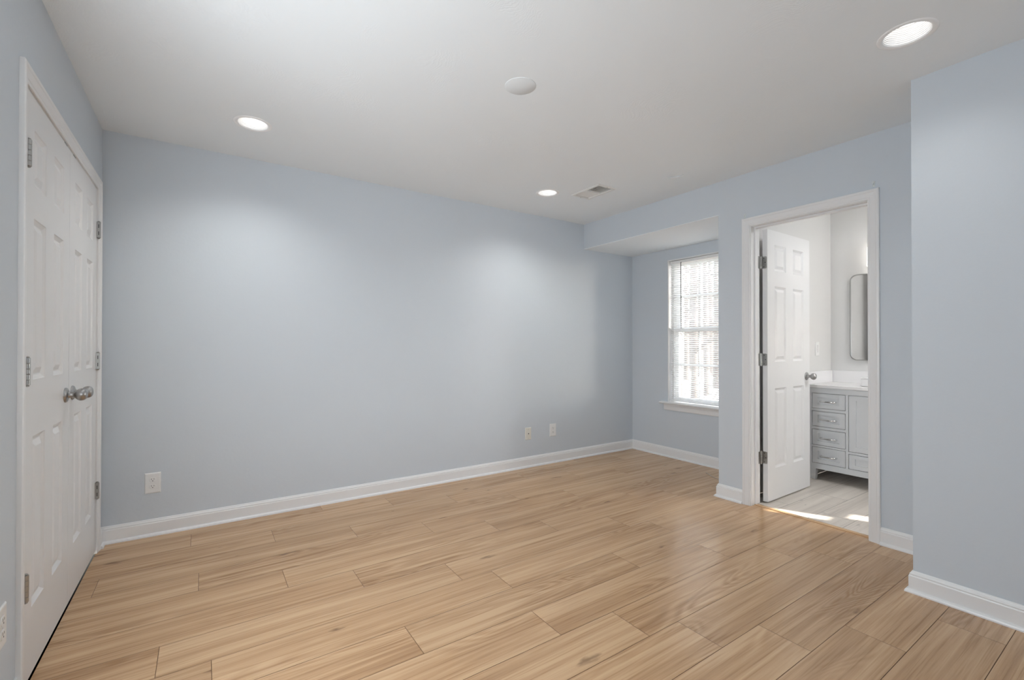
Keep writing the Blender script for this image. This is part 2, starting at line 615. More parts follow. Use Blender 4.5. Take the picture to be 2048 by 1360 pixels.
# wall behind the camera with an opening added for the fill light
RX0, RX1, RZ0, RZ1 = -0.1, 2.3, 0.35, 2.3
mb = MB()
mb.box(XL - T, RX0, YR - T, YR, 0, H)
mb.box(RX1, X3 + T, YR - T, YR, 0, H)
mb.box(RX0, RX1, YR - T, YR, 0, RZ0)
mb.box(RX0, RX1, YR - T, YR, RZ1, H)
mb.box(RX0 - 0.2, RX1 + 0.2, YR - 0.62, YR - 0.6, 0, H)  # closed box behind the added opening, keeps the sun out
mb.box(RX0 - 0.2, RX0 - 0.18, YR - 0.6, YR - T, 0, H)
mb.box(RX1 + 0.18, RX1 + 0.2, YR - 0.6, YR - T, 0, H)
mb.box(RX0 - 0.2, RX1 + 0.2, YR - 0.62, YR - T, H, H + 0.02)
mb.box(RX0 - 0.2, RX1 + 0.2, YR - 0.62, YR - T, -0.02, 0)
struct(mb.build('wall_rear', M_WALL), 'pale blue wall behind the viewpoint with an added window opening', 'wall')
wr = thing('added_window_rear', 'wide white framed window added unseen in the wall behind the viewpoint', 'window', ((RX0 + RX1) / 2, YR, RZ0), kind='structure')  # frame added around the rear fill light
mb = MB()
for a, b in ((RX0 - 0.05, RX0 + 0.03), (RX1 - 0.03, RX1 + 0.05), (1.08, 1.12)):
    mb.box(a, b, YR - 0.02, YR + 0.015, RZ0, RZ1)
mb.box(RX0 - 0.05, RX1 + 0.05, YR - 0.02, YR + 0.015, RZ1 - 0.03, RZ1 + 0.05)
mb.box(RX0 - 0.05, RX1 + 0.05, YR - 0.02, YR + 0.03, RZ0 - 0.05, RZ0 + 0.03)
mb.build('window_frame', M_TRIM, wr, offset=wr.location)

w4 = thing('added_window_side', 'white framed side window added out of view in the closet wall', 'window', (XL, (LY0 + LY1) / 2, LZ0), kind='structure')  # frame added around the side fill light
mb = MB()
for a, b in ((LY0 - 0.05, LY0 + 0.02), (LY1 - 0.02, LY1 + 0.05)):
    mb.box(XL - 0.02, XL + 0.015, a, b, LZ0 + 0.02, LZ1 - 0.02)
mb.box(XL - 0.02, XL + 0.015, LY0 - 0.05, LY1 + 0.05, LZ1 - 0.02, LZ1 + 0.05)
mb.box(XL - 0.02, XL + 0.03, LY0 - 0.05, LY1 + 0.05, LZ0 - 0.05, LZ0 + 0.02)
mb.build('window_frame', M_TRIM, w4, offset=w4.location)

# bathroom shell
mb = MB()
mb.box(XB, XV + T, YW, YW + T - 0.01, 0, H)
mb.box(XV, XV + T, YS - T, YW, 0, H)
SX0, SX1, SZ0, SZ1 = 4.56, 4.86, 1.04, 1.41
mb.box(XB, SX0, YS - T, YS, 0, H)
mb.box(SX1, XV, YS - T, YS, 0, H)
mb.box(SX0, SX1, YS - T, YS, 0, SZ0)
mb.box(SX0, SX1, YS - T, YS, SZ1, H)
mb.box(XB, XB + 0.004, YS, DY0 - 0.06, 0, H)
mb.box(XB, XB + 0.004, DY1 + 0.06, YW, 0, H)
mb.box(XB, XB + 0.004, DY0 - 0.06, DY1 + 0.06, DZ + 0.06, H)
struct(mb.build('wall_bathroom', M_BWALL), 'white bathroom walls behind the mirror and vanity', 'wall')
mb = MB().box(XB, XV + T, YS - T, YW + T, H, H + 0.02)
struct(mb.build('ceiling_bathroom', M_BWALL), 'white ceiling of the bathroom', 'ceiling')
w3 = thing('added_window_bathroom', 'small unseen bathroom window added to cast the sun patches on the floor', 'window', ((SX0 + SX1) / 2, YS, SZ0), kind='structure')  # added opening, shaped to throw two sun patches through the doorway
SXm, SZm = 4.705, 1.205
mb = MB()
mb.box(SX0, SX1, YS - 0.09, YS - 0.05, SZ1 - 0.01, SZ1)
mb.box(SX0, SX1, YS - 0.09, YS - 0.05, SZ0, SZ0 + 0.01)
mb.box(SX0, SX0 + 0.01, YS - 0.09, YS - 0.05, SZ0, SZ1)
mb.box(SX1 - 0.01, SX1, YS - 0.09, YS - 0.05, SZ0, SZ1)
mb.box(SXm - 0.005, SXm + 0.005, YS - 0.09, YS - 0.05, SZ0, SZ1)
mb.box(SX0, SX1, YS - 0.09, YS - 0.05, SZm - 0.005, SZm + 0.005)
mb.build('window_frame', M_TRIM, w3, offset=w3.location)
MB().box(SXm, SX1, YS - 0.075, YS - 0.065, SZm, SZ1).build('sun_mask_panel', M_TRIM, w3, offset=w3.location)  # panels added to block the sun in two of the quarters
MB().box(SX0, SXm, YS - 0.075, YS - 0.065, SZ0, SZm).build('sun_mask_panel', M_TRIM, w3, offset=w3.location)

# ------------------------------------------------------------------ main ceiling with openings for the lamps and the vent
CANS = [(0.232, 3.013), (2.377, 3.008), (2.378, 0.651), (0.232, 0.651)]  # the last one is added out of view
RI = 0.0775
VX0, VX1, VY0, VY1 = 2.600, 2.758, 2.632, 2.918
outer = [Vector((XL - T, YR - T, 0)), Vector((X3 + T, YR - T, 0)), Vector((X3 + T, YB - T, 0)), Vector((X1 + 0.05, YB - T, 0)), Vector((X1 + 0.05, D + T, 0)), Vector((XL - T, D + T, 0))]
holes = []
for cx, cy in CANS:
    holes.append([Vector((cx + RI * math.cos(-2 * math.pi * k / 32), cy + RI * math.sin(-2 * math.pi * k / 32), 0)) for k in range(32)])
holes.append([Vector((VX0, VY0, 0)), Vector((VX0, VY1, 0)), Vector((VX1, VY1, 0)), Vector((VX1, VY0, 0))])
loops = [outer] + holes
tris = tessellate_polygon(loops)
pts = [p for l in loops for p in l]
mb = MB()
mb.add([(p.x, p.y, H) for p in pts], tris)
struct(mb.build('ceiling', M_CEIL), 'white brush-textured bedroom ceiling', 'ceiling')

# ------------------------------------------------------------------ baseboards and shoe moulding
PROF = [(0, 0), (0.027, 0), (0.0268, 0.006), (0.0245, 0.012), (0.0195, 0.0165), (0.014, 0.018), (0.014, 0.076), (0.0125, 0.080), (0.0105, 0.081),
        (0.0115, 0.086), (0.0095, 0.090), (0.0065, 0.093), (0.005, 0.098), (0.0025, 0.101), (0, 0.101)]


def baseboard(name, path, i, label):
    """path: floor polyline with the room on its right-hand side; builds segment i with mitred ends"""
    P = [Vector((*p, 0)) for p in path]

    def nrm(a, b):
        d = (b - a).normalized()
        return Vector((d.y, -d.x, 0))
    n1 = nrm(P[i], P[i + 1])

    def miter(other):
        m_ = (n1 + other)
        return m_ / m_.dot(n1)
    ma = miter(nrm(P[i - 1], P[i])) if i > 0 else n1
    mc = miter(nrm(P[i + 1], P[i + 2])) if i + 2 < len(P) else n1
    loops = []
    for p, m_ in ((P[i], ma), (P[i + 1], mc)):
        loops.append([(p.x + m_.x * t, p.y + m_.y * t, z) for t, z in PROF])
    return struct(MB().rings(loops).build(name, M_TRIM), label, 'baseboard')


CAS = 0.0585
p1 = [(XL, YR), (XL, CY0 - CAS - 0.004)]
baseboard('baseboard_left', p1, 0, 'white baseboard in front of the closet casing')
p2 = [(XL, CY1 + CAS + 0.004), (XL, D), (X2, D), (X2, YA), (X1, YA), (X1, DY1 + CAS + 0.004)]
baseboard('baseboard_closet', p2, 0, 'short white baseboard piece between closet casing and long blue wall')
baseboard('baseboard_back', p2, 1, 'long white baseboard under the plain blue wall')
baseboard('baseboard_alcove', p2, 2, 'white baseboard under the alcove window')
baseboard('baseboard_alcove_side', p2, 3, 'white baseboard along the hidden side of the alcove')
baseboard('baseboard_column', p2, 4, 'short white baseboard on the column between alcove and bathroom door')
p3 = [(X1, DY0 - CAS - 0.004), (X1, YB), (X3, YB), (X3, YR)]
baseboard('baseboard_right', p3, 0, 'short white baseboard between bathroom door casing and projecting wall')
baseboard('baseboard_corner', p3, 1, 'white baseboard on the short side of the projecting wall')
baseboard('baseboard_projecting', p3, 2, 'white baseboard along the face of the projecting wall')

# ------------------------------------------------------------------ door casings and jambs
# (distance from the opening edge, thickness off the wall)
CPROF = [(0, 0), (0, 0.0065), (0.003, 0.0082), (0.010, 0.0082), (0.013, 0.0100), (0.030, 0.0115), (0.040, 0.0128), (0.044, 0.0155), (0.050, 0.0162), (0.055, 0.0155), (CAS, 0.0125), (CAS, 0)]


def casing(name, x, sx, y0, y1, z1, label):
    """three-sided casing on the wall plane x; sx=+1 stands towards +x, -1 towards -x"""
    rev = 0.004
    a, b, t = y0 - rev, y1 + rev, z1 + rev
    loops = []
    for (y, z, dy, dz) in ((a, 0, -1, 0), (a, t, -1, 1), (b, t, 1, 1), (b, 0, 1, 0)):
        loops.append([(x + sx * h, y + dy * w, z + dz * w) for w, h in CPROF])
    return struct(MB().rings(loops).build(name, M_TRIM), label, 'door casing')


casing('trim_1', XL, 1, CY0, CY1, CZ, 'white casing around the double closet doors')
casing('trim_2', X1, -1, DY0, DY1, DZ, 'white casing around the bathroom doorway')
mb = MB()
for ya, yb in ((DY0 - 0.02, DY0), (DY1, DY1 + 0.02)):
    mb.box(X1, XB + 0.002, ya, yb, 0.0005, DZ + 0.02)
mb.box(X1, XB + 0.002, DY0, DY1, DZ, DZ + 0.02)
mb.box(3.366, 3.400, DY1 - 0.011, DY1, 0.0005, DZ - 0.011)
mb.box(3.366, 3.400, DY0, DY0 + 0.011, 0.0005, DZ - 0.011)
mb.box(3.366, 3.400, DY0, DY1, DZ - 0.011, DZ)
struct(mb.build('trim_3', M_TRIM, bevel=0.0012), 'white jamb and stop lining the bathroom doorway', 'door jamb')
mb = MB()
for ya, yb in ((CY0 - 0.02, CY0), (CY1, CY1 + 0.02)):
    mb.box(XL - T, XL - 0.0005, ya, yb, 0, CZ + 0.02)
mb.box(XL - T, XL - 0.0005, CY0, CY1, CZ, CZ + 0.02)
struct(mb.build('trim_4', M_TRIM, bevel=0.0012), 'white jamb lining the closet doorway', 'door jamb')

# ------------------------------------------------------------------ six-panel doors


def door_leaf(w, h, t, cols, rws):
    """local: width along +x, thickness 0..t along +y, front face at y=0"""
    mb = MB()
    xs = sorted({0, w, *[c for p in cols for c in p]})
    zs = sorted({0, h, *[c for p in rws for c in p]})
    isp = {(a, b) for a, b in cols}
    isr = {(a, b) for a, b in rws}
    for side in (0, 1):
        y0, sg = (0, 1) if side == 0 else (t, -1)
        for i in range(len(xs) - 1):
            for j in range(len(zs) - 1):
                a, b, c, d = xs[i], xs[i + 1], zs[j], zs[j + 1]
                if (a, b) in isp and (c, d) in isr:
                    lp = []
                    for ins, dep in ((0, 0), (0.003, 0.0030), (0.010, 0.0075), (0.015, 0.0105), (0.020, 0.0105), (0.040, 0.0020), (0.042, 0.0016)):
                        y = y0 + sg * dep
                        lp.append([(a + ins, y, c + ins), (b - ins, y, c + ins), (b - ins, y, d - ins), (a + ins, y, d - ins)])
                    mb.rings(lp, cap0=False)
                else:
                    mb.add([(a, y0, c), (b, y0, c), (b, y0, d), (a, y0, d)], [(0, 1, 2, 3)])
    mb.add([(0, 0, 0), (w, 0, 0), (w, t, 0), (0, t, 0), (0, 0, h), (w, 0, h), (w, t, h), (0, t, h)],
           [(0, 1, 2, 3), (4, 5, 6, 7), (0, 3, 7, 4), (1, 2, 6, 5)])
    return mb


def weld(o):
    b = bmesh.new()
    b.from_mesh(o.data)
    bmesh.ops.remove_doubles(b, verts=b.verts, dist=1e-5)
    bmesh.ops.recalc_face_normals(b, faces=b.faces)
    b.to_mesh(o.data)
    b.free()
    return o


ROWS = [(0.235, 0.835), (1.035, 1.605), (1.722, 1.918)]


def knob_parts(parent, loc, axis):
    r = MB().lathe([(0.0325, 0), (0.0325, 0.003), (0.030, 0.007), (0.024, 0.010), (0.0165, 0.0115)], loc, axis, 36)
    ro = r.build('rosette', M_NICKEL, parent, smooth=True)
    k = MB().lathe([(0.0165, 0.0105), (0.0140, 0.0125), (0.0125, 0.018), (0.0115, 0.026), (0.0125, 0.031), (0.0165, 0.0345), (0.0215, 0.039), (0.0255, 0.045), (0.0272, 0.052),
                    (0.0265, 0.059), (0.0235, 0.0655), (0.0185, 0.070), (0.011, 0.0730), (0.004, 0.0738)], loc, axis, 40)
    k.build('knob', M_NICKEL, parent, smooth=True)
    return ro


def hinge_knuckle(mb, x, y, z0, z1, r=0.0068):
    n = 5
    hh = (z1 - z0) / n
    for i in range(n):
        mb.lathe([(r * 0.86, z0 + i * hh + 0.0002), (r, z0 + i * hh + 0.0012), (r, z0 + (i + 1) * hh - 0.0012), (r * 0.86, z0 + (i + 1) * hh - 0.0002)], (x, y, 0), 'z', 16)
    mb.lathe([(r * 0.6, z1), (r * 0.75, z1 + 0.003), (r * 0.4, z1 + 0.005)], (x, y, 0), 'z', 16)
    mb.lathe([(r * 0.4, z0 - 0.005), (r * 0.75, z0 - 0.003), (r * 0.6, z0)], (x, y, 0), 'z', 16)


DW = (CY1 - CY0 - 0.0085) / 2      # closet leaf width
DTH = 0.035
HZ = [(0.310, 0.400), (1.035, 1.127), (1.772, 1.862)]
ccols = [(0.104, 0.252), (0.358, DW - 0.104)]
ccols = [(0.104, 0.256), (DW - 0.256, DW - 0.104)]


def closet_leaf(name, y_hinge, direction, label):
    root = thing(name, label, 'door', (XL, y_hinge, 0), 0, kind='structure')
    lf = door_leaf(DW, 2.030, DTH, ccols, ROWS)
    # front face looks to +x; width runs along +/-y from the hinge
    lf.v = [(-p[1] - 0.0006, direction * p[0], p[2] + 0.013) for p in lf.v]
    weld(lf.build('door_panel', M_DOOR, root))
    knob_parts(root, (-0.0006, direction * (DW - 0.062), 0.952), 'x')
    for z0, z1 in HZ:
        hb = MB()
        hinge_knuckle(hb, 0.0085, -direction * 0.001, z0, z1, 0.0082)
        if direction < 0:
            hb.box(0.0, 0.0185, -0.0095, -0.0080, z0 + 0.002, z1 - 0.002)
        hb.box(-0.0004, 0.0012, -0.016 if direction > 0 else -0.002, 0.002 if direction > 0 else 0.016, z0, z1)
        h = hb.build('hinge', M_HINGE, root, smooth=True)
        sb = MB()
        for q in (0.28, 0.72):
            zc = z0 + (z1 - z0) * q
            sb.box(0.0075, 0.0105, -0.0100, -0.0094, zc - 0.010, zc + 0.010)
        if direction < 0:
            sb.build('hinge_slot', M_DARK, h)
    # ball catch on the top edge near the meeting stile
    cb = MB().box(-0.02, 0.0012, direction * (DW - 0.10), direction * (DW - 0.055), 2.0415, 2.0452)
    cb.build('ball_catch', M_HINGE, root)
    return root


closet_leaf('door_1', CY0 + 0.003, 1, 'white six-panel closet door leaf nearer the viewpoint, hinged by the near casing')
closet_leaf('door_2', CY1 - 0.003, -1, 'white six-panel closet door leaf hinged next to the long blue wall')

# bathroom door, swung open into the bathroom
bd = thing('door_3', 'white six-panel bathroom door standing open against the bathroom wall', 'door', (3.452, 1.8085, 0), R(0.9), kind='structure')
BW = 0.690
bcols = [(0.110, 0.288), (0.402, 0.580)]
lf = door_leaf(BW, 2.024, DTH, bcols, ROWS)
lf.v = [(p[0] + 0.017, p[1] - 0.040, p[2] + 0.012) for p in lf.v]
weld(lf.build('door_panel', M_DOOR, bd))
knob_parts(bd, (0.017 + BW - 0.060, -0.040, 0.920), '-y')
for z0, z1 in ((0.292, 0.382), (1.020, 1.110), (1.744, 1.834)):
    hb = MB()
    hinge_knuckle(hb, 0.0, 0.0, z0, z1, 0.0062)
    hb.box(-0.004, 0.0155, -0.004, -0.0025, z0, z1)
    # leaf on the door edge, rounded corners
    pr = []
    ya, yb, rr = -0.037, -0.003, 0.009
    for (cy, cz, a0) in ((ya + rr, z0 + rr, 180), (ya + rr, z1 - rr, 90)):
        for q in range(7):
            a = R(a0 - 15 * q if a0 == 90 else a0 + 15 * q)
    pr = [(yb, z0), (yb, z1)]
    for q in range(7):
        a = R(90 + 15 * q)
        pr.append((ya + rr + rr * math.cos(a), z1 - rr + rr * math.sin(a)))
    for q in range(7):
        a = R(180 + 15 * q)
        pr.append((ya + rr + rr * math.cos(a), z0 + rr + rr * math.sin(a)))
    hb.rings([[(0.0150, y, z) for y, z in pr], [(0.0172, y, z) for y, z in pr]])
    # leaf on the jamb
    hb.box(-0.040, -0.003, 0.0005, 0.0024, z0, z1)
    h = hb.build('hinge', M_HINGE, bd, smooth=True)
    sb = MB()
    for q, yy in ((0.14, -0.016), (0.5, -0.026), (0.86, -0.016)):
        sb.lathe([(0.0034, 0), (0.0030, 0.0006)], (0.0148, yy, z0 + 0.09 * q), '-x', 14)
    sb.build('hinge_screws', M_DARK, h)

# ------------------------------------------------------------------ recessed lights


def can_light(loc, label, level):
    t = thing('ceiling_light', label, 'ceiling light', loc, group='recessed ceiling lights')
    MB().lathe([(RI, 0.002), (RI, -0.001), (0.082, -0.0035), (0.093, -0.0035), (0.098, -0.001), (0.0985, 0.0)], n=48, cap0=False, cap1=False).build('trim_ring', M_BAFFLE, t, smooth=True)
    pf = [(RI, -0.001)]
    for k in range(9):
        z = 0.002 + k * 0.0075
        r_ = RI - 0.0009 * k
        pf += [(r_, z), (r_ - 0.0022, z + 0.0025), (r_ - 0.0018, z + 0.0060)]
    pf.append((0.064, 0.0695))
    MB().lathe(pf, n=48, cap0=False, cap1=False).build('baffle', M_BAFFLE, t)
    MB().lathe([(0.001, 0.0690), (0.064, 0.0690)], n=48, cap0=False, cap1=False).build('lens', M_LENS, t)
    lamp = light('ceiling_light_lamp', 'SPOT', (0, 0, 0.002), (0, 0, -1), CAN_WATT * level, (1.0, 0.985, 0.955), spot_size=R(138), spot_blend=1.0, shadow_soft_size=0.02)
    lamp.parent = t
    MB().lathe([(0.085, 0.0005), (0.085, 0.10)], n=24, cap0=False, cap1=True).build('housing', M_VENT, t)
    return t


CL = ['recessed ceiling light over the closet end of the long blue wall', 'recessed ceiling light beside the ceiling vent', 'recessed ceiling light near the projecting wall, showing its ribbed baffle',
      'recessed ceiling light added out of view above the viewpoint by the closet wall']
for (cx, cy), lb, lv in zip(CANS, CL, CAN_LEVEL):
    can_light((cx, cy, H), lb, lv)

# blank round cover
cv = MB().lathe([(0.076, 0), (0.0757, -0.002), (0.0745, -0.003), (0.004, -0.0032)], n=48, cap0=False).build('ceiling_cover_plate', M_COVER, smooth=True)
cv.location = (1.284, 1.838, H)
tag(cv, 'flat round blank cover plate in the middle of the ceiling', 'cover plate')

# small curled white sliver on the ceiling
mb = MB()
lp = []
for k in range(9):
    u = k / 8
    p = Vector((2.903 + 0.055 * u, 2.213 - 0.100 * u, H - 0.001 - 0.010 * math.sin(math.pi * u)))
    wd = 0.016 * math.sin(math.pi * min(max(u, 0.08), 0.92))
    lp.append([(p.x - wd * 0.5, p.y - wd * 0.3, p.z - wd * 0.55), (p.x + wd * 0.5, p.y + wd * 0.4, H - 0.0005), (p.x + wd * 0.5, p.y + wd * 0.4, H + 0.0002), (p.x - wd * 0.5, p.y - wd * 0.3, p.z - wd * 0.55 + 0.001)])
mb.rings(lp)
tag(mb.build('ceiling_sliver', M_PLATE, smooth=True), 'small white curled sliver on the ceiling near the bathroom doorway header', 'paint flake')

# ------------------------------------------------------------------ ceiling vent
vt = thing('ceiling_vent', 'rectangular two-way air vent on the ceiling beside a recessed light', 'vent', (2.674, 2.772, H))
fx, fy = 0.101, 0.1635
mb = MB()
ins = [(fx, fy, 0.0), (fx, fy, -0.002), (fx - 0.006, fy - 0.006, -0.0065), (fx - 0.022, fy - 0.022, -0.0075), (fx - 0.026, fy - 0.0245, -0.004), (fx - 0.026, fy - 0.0245, 0.012)]
mb.rings([[(-a, -b, z), (a, -b, z), (a, b, z), (-a, b, z)] for a, b, z in ins], cap0=False, cap1=False)
mb.box(-0.077, 0.077, -0.0005, 0.0095, -0.006, 0.012)
mb.build('vent_frame', M_VENT, vt, bevel=0.0008)
mb = MB()
mb.box(-0.079, 0.079, -0.143, 0.146, 0.060, 0.062)
mb.box(-0.079, -0.078, -0.143, 0.146, 0.0, 0.060)
mb.box(0.078, 0.079, -0.143, 0.146, 0.0, 0.060)
mb.box(-0.079, 0.079, -0.143, -0.142, 0.0, 0.060)
mb.box(-0.079, 0.079, 0.145, 0.146, 0.0, 0.060)
mb.build('duct_boot', M_DUCT, vt)


def louvre(y0, y1, n, ang, name, m):
    mb = MB()
    L_ = 0.0125
    for k in range(n):
        y = y0 + (y1 - y0) * (k + 0.5) / n
        c, s_ = math.cos(R(ang)) * L_ / 2, math.sin(R(ang)) * L_ / 2
        mb.rings([[(x, y - c, 0.004 - s_), (x, y + c, 0.004 + s_), (x, y + c, 0.0048 + s_), (x, y - c, 0.0048 - s_)] for x in (-0.076, 0.076)])
    return mb.build(name, m, vt)


louvre(-0.137, -0.002, 9, 32, 'louvre', M_VENT)
louvre(0.011, 0.138, 11, -32, 'louvre', M_VENT)
for py_ in (-0.155, 0.155):
    MB().lathe([(0.0045, -0.0078), (0.003, -0.009)], (0, py_, 0), 'z', 12).build('vent_screw', M_HINGE, vt)

# ------------------------------------------------------------------ outlets and plates


def plate_mesh(w, h, t=0.0055):
    """on the plane y=0, standing towards -y"""
    lp = []
    for ins_, d in ((0, 0), (0, 0.0015), (0.003, 0.0045), (0.007, t)):
        a, b = w / 2 - ins_, h / 2 - ins_
        lp.append([(-a, -d, -b), (a, -d, -b), (a, -d, b), (-a, -d, b)])
    return MB().rings(lp)


def outlet(loc, rotz, label, w=0.080, h=0.125, m=M_PLATE):
    t = thing('wall_outlet', label, 'wall outlet', loc, rotz, group='duplex wall outlets')
    plate_mesh(w, h).build('cover_plate', m, t)
    for zc in (0.0205, -0.0205):
        pf = []
        for k in range(28):
            a = 2 * math.pi * k / 28
            pf.append((0.0172 * math.cos(a), max(-0.0135, min(0.0135, 0.0172 * math.sin(a)))))
        rc = MB().rings([[(x, -0.005, zc + z) for x, z in pf], [(x, -0.0072, zc + z) for x, z in pf], [(x * 0.94, -0.0078, zc + z * 0.94) for x, z in pf]])
        r_ = rc.build('receptacle', m, t)
        sl = MB()
        sl.box(-0.0072, -0.0052, -0.0081, -0.0076, zc - 0.0005, zc + 0.0085)
        sl.box(0.0052, 0.0070, -0.0081, -0.0076, zc + 0.0005, zc + 0.0075)
        sl.lathe([(0.0025, 0.0076), (0.0025, 0.0081)], (0, 0, zc - 0.0065), '-y', 12)
        sl.build('slots', M_DARK, r_)
    MB().lathe([(0.003, 0.0053), (0.0026, 0.0066)], (0, 0, 0), '-y', 12).build('screw', M_PLATE, t)
    return t


o0 = outlet((-0.2545, D, 0.3215), 0, 'white duplex outlet on the long blue wall near the closet doors')
dup(o0, (2.902, D, 0.325), 'white duplex outlet beside the ivory jack plate near the alcove corner')
dup(o0, (XL, 1.986, 0.328), 'white duplex outlet on the closet wall, cut off by the edge of the photo', rotz=R(90))
jk = thing('jack_plate', 'ivory phone jack plate on the long blue wall beside a white outlet', 'wall plate', (2.598, D, 0.3205))
plate_mesh(0.071, 0.116).build('cover_plate', M_IVORY, jk)
jb = MB().box(-0.011, 0.011, -0.0100, -0.005, -0.030, 0.012).build('jack_housing', M_IVORY, jk, bevel=0.0015)
MB().box(-0.006, 0.004, -0.0104, -0.0099, -0.004, 0.006).build('jack_socket', M_DARK, jb)
for zc in (0.042, -0.045):
    MB().lathe([(0.003, 0.0050), (0.0026, 0.0066)], (0, 0, zc), '-y', 12).build('screw', M_HINGE, jk)
# bathroom switch
sw = thing('light_switch', 'white rocker light switch on the bathroom wall above the vanity', 'light switch', (4.655, YW, 1.14))
plate_mesh(0.075, 0.125).build('cover_plate', M_PLATE, sw)
MB().rings([[(-0.0165, -0.005, -0.033), (0.0165, -0.005, -0.033), (0.0165, -0.005, 0.033), (-0.0165, -0.005, 0.033)], [(-0.0155, -0.0062, -0.032), (0.0155, -0.0062, -0.032), (0.0155, -0.0092, 0.032), (-0.0155, -0.0092, 0.032)]]).build('rocker', M_QUARTZ, sw)

# clear hooks above the door casing corners


def hook(loc, label):
    t = thing('wall_hook', label, 'hook', loc, R(-90), group='clear hooks above the bathroom door casing')
    plate_mesh(0.014, 0.034, 0.003).build('hook_base', M_CLEAR, t)
    MB().tube([(0, -0.003, 0.010), (0, -0.007, 0.002), (0, -0.011, -0.006), (0, -0.016, -0.006), (0, -0.017, 0.001)], 0.0022, 8).build('hook_arm', M_CLEAR, t, smooth=True)
    return t


h0 = hook((X1, 1.855, 2.128), 'tiny clear hook above the casing corner beside the alcove')
dup(h0, (X1, 1.068, 2.136), 'tiny clear hook above the casing corner beside the projecting wall')

# ------------------------------------------------------------------ alcove window
XG = X2 + 0.095
w1 = thing('window_1', 'white double-hung window in the alcove seen through blinds', 'window', (X2, (WY0 + WY1) / 2, WZ0), kind='structure')
mb = MB()
mb.box(X2 + 0.001, X2 + 0.155, WY1 - 0.012, WY1, WZ0, WZ1)
mb.box(X2 + 0.001, X2 + 0.155, WY0, WY0 + 0.012, WZ0, WZ1)
mb.box(X2 + 0.001, X2 + 0.155, WY0 + 0.012, WY1 - 0.012, WZ1 - 0.012, WZ1)
mb.box(X2 + 0.065, X2 + 0.155, WY0 + 0.012, WY0 + 0.030, WZ0, WZ1 - 0.012)
mb.box(X2 + 0.065, X2 + 0.155, WY1 - 0.030, WY1 - 0.012, WZ0, WZ1 - 0.012)
mb.build('window_frame', M_TRIM, w1, offset=w1.location, bevel=0.001)


def sash(xc, z0, z1, name):
    mb = MB()
    ya, yb, sw_ = WY0 + 0.030, WY1 - 0.030, 0.045
    x0, x1 = xc - 0.013, xc + 0.013
    mb.box(x0, x1, ya, ya + sw_, z0, z1)
    mb.box(x0, x1, yb - sw_, yb, z0, z1)
    mb.box(x0, x1, ya + sw_, yb - sw_, z0, z0 + 0.040)
    mb.box(x0, x1, ya + sw_, yb - sw_, z1 - 0.038, z1)
    zm = (z0 + z1) / 2
    mb.box(xc - 0.006, xc + 0.006, ya + sw_, yb - sw_, zm - 0.010, zm + 0.010)
    for q in (1 / 3, 2 / 3):
        ym = ya + sw_ + (yb - ya - 2 * sw_) * q
        mb.box(xc - 0.0052, xc + 0.0052, ym - 0.009, ym + 0.009, z0 + 0.04, z1 - 0.038)
    s_ = mb.build(name, M_TRIM, w1, offset=w1.location)
    g = MB()
    g.box(xc - 0.002, xc + 0.002, ya + sw_ - 0.004, yb - sw_ + 0.004, z0 + 0.036, z1 - 0.034)
    g.build('window_pane', M_GLASS, s_, offset=w1.location)


sash(X2 + 0.128, 1.310, WZ1 - 0.014, 'upper_sash')
sash(X2 + 0.100, WZ0 + 0.010, 1.352, 'lower_sash')
# stool and apron
mb = MB()
mb.rings([[(x, y, z) for x, z in ((X2 - 0.046, 0.562), (X2 - 0.050, 0.567), (X2 - 0.050, 0.573), (X2 - 0.046, 0.5775), (X2 + 0.0, 0.5785), (X2 + 0.0, 0.558), (X2 - 0.040, 0.558))] for y in (WY0 - 0.075, WY1 + 0.075)])
mb.box(X2, X2 + 0.150, WY0, WY1, 0.5745, 0.5785)
sl = mb.build('window_sill', M_TRIM, w1, offset=w1.location)
mb = MB()
mb.rings([[(x, y, z) for x, z in ((X2, 0.492), (X2 - 0.008, 0.492), (X2 - 0.011, 0.500), (X2 - 0.013, 0.535), (X2 - 0.017, 0.545), (X2 - 0.017, 0.558), (X2, 0.558))] for y in (WY0 - 0.04, WY1 + 0.04)])
mb.build('apron', M_TRIM, w1, offset=w1.location)

# mini blind
XBL = X2 + 0.036
bl = thing('window_blind', 'white mini blind hanging in the alcove window', 'blind', (XBL, (WY0 + WY1) / 2, WZ0 + 0.004))
ba, bb = WY0 + 0.018, WY1 - 0.018
mb = MB().rings([[(XBL + x, y, z) for x, z in ((-0.014, 2.022), (-0.014, 2.051), (-0.011, 2.051), (-0.011, 2.026), (0.011, 2.026), (0.011, 2.051), (0.014, 2.051), (0.014, 2.022))] for y in (ba, bb)])
mb.box(XBL - 0.0145, XBL + 0.0145, bb - 0.003, bb, 2.018, 2.055)
mb.build('headrail', M_BLIND, bl, offset=bl.location)
NS = 69
zb, zt = 0.612, 2.012
mb = MB()
ang = R(-27)
for k in range(NS):
    z = zb + (zt - zb) * k / (NS - 1)
    prof = []
    for q in range(5):
        u = (q / 4 - 0.5) * 0.025
        cr_ = 0.0016 * (1 - (2 * q / 4 - 1) ** 2)
        prof.append((u * math.cos(ang) - cr_ * math.sin(ang), u * math.sin(ang) + cr_ * math.cos(ang)))
    top = [(a, b + 0.0002) for a, b in prof]
    lo = [(a, b - 0.0002) for a, b in prof[::-1]]
    mb.rings([[(XBL + a, y, z + b) for a, b in top + lo] for y in (ba + 0.002, bb - 0.002)])
mb.build('slats', M_SLAT, bl, offset=bl.location, normals=False)
MB().box(XBL - 0.0125, XBL + 0.0125, ba + 0.001, bb - 0.001, 0.588, 0.599).build('bottom_rail', M_BLIND, bl, offset=bl.location, bevel=0.002)
mb = MB()
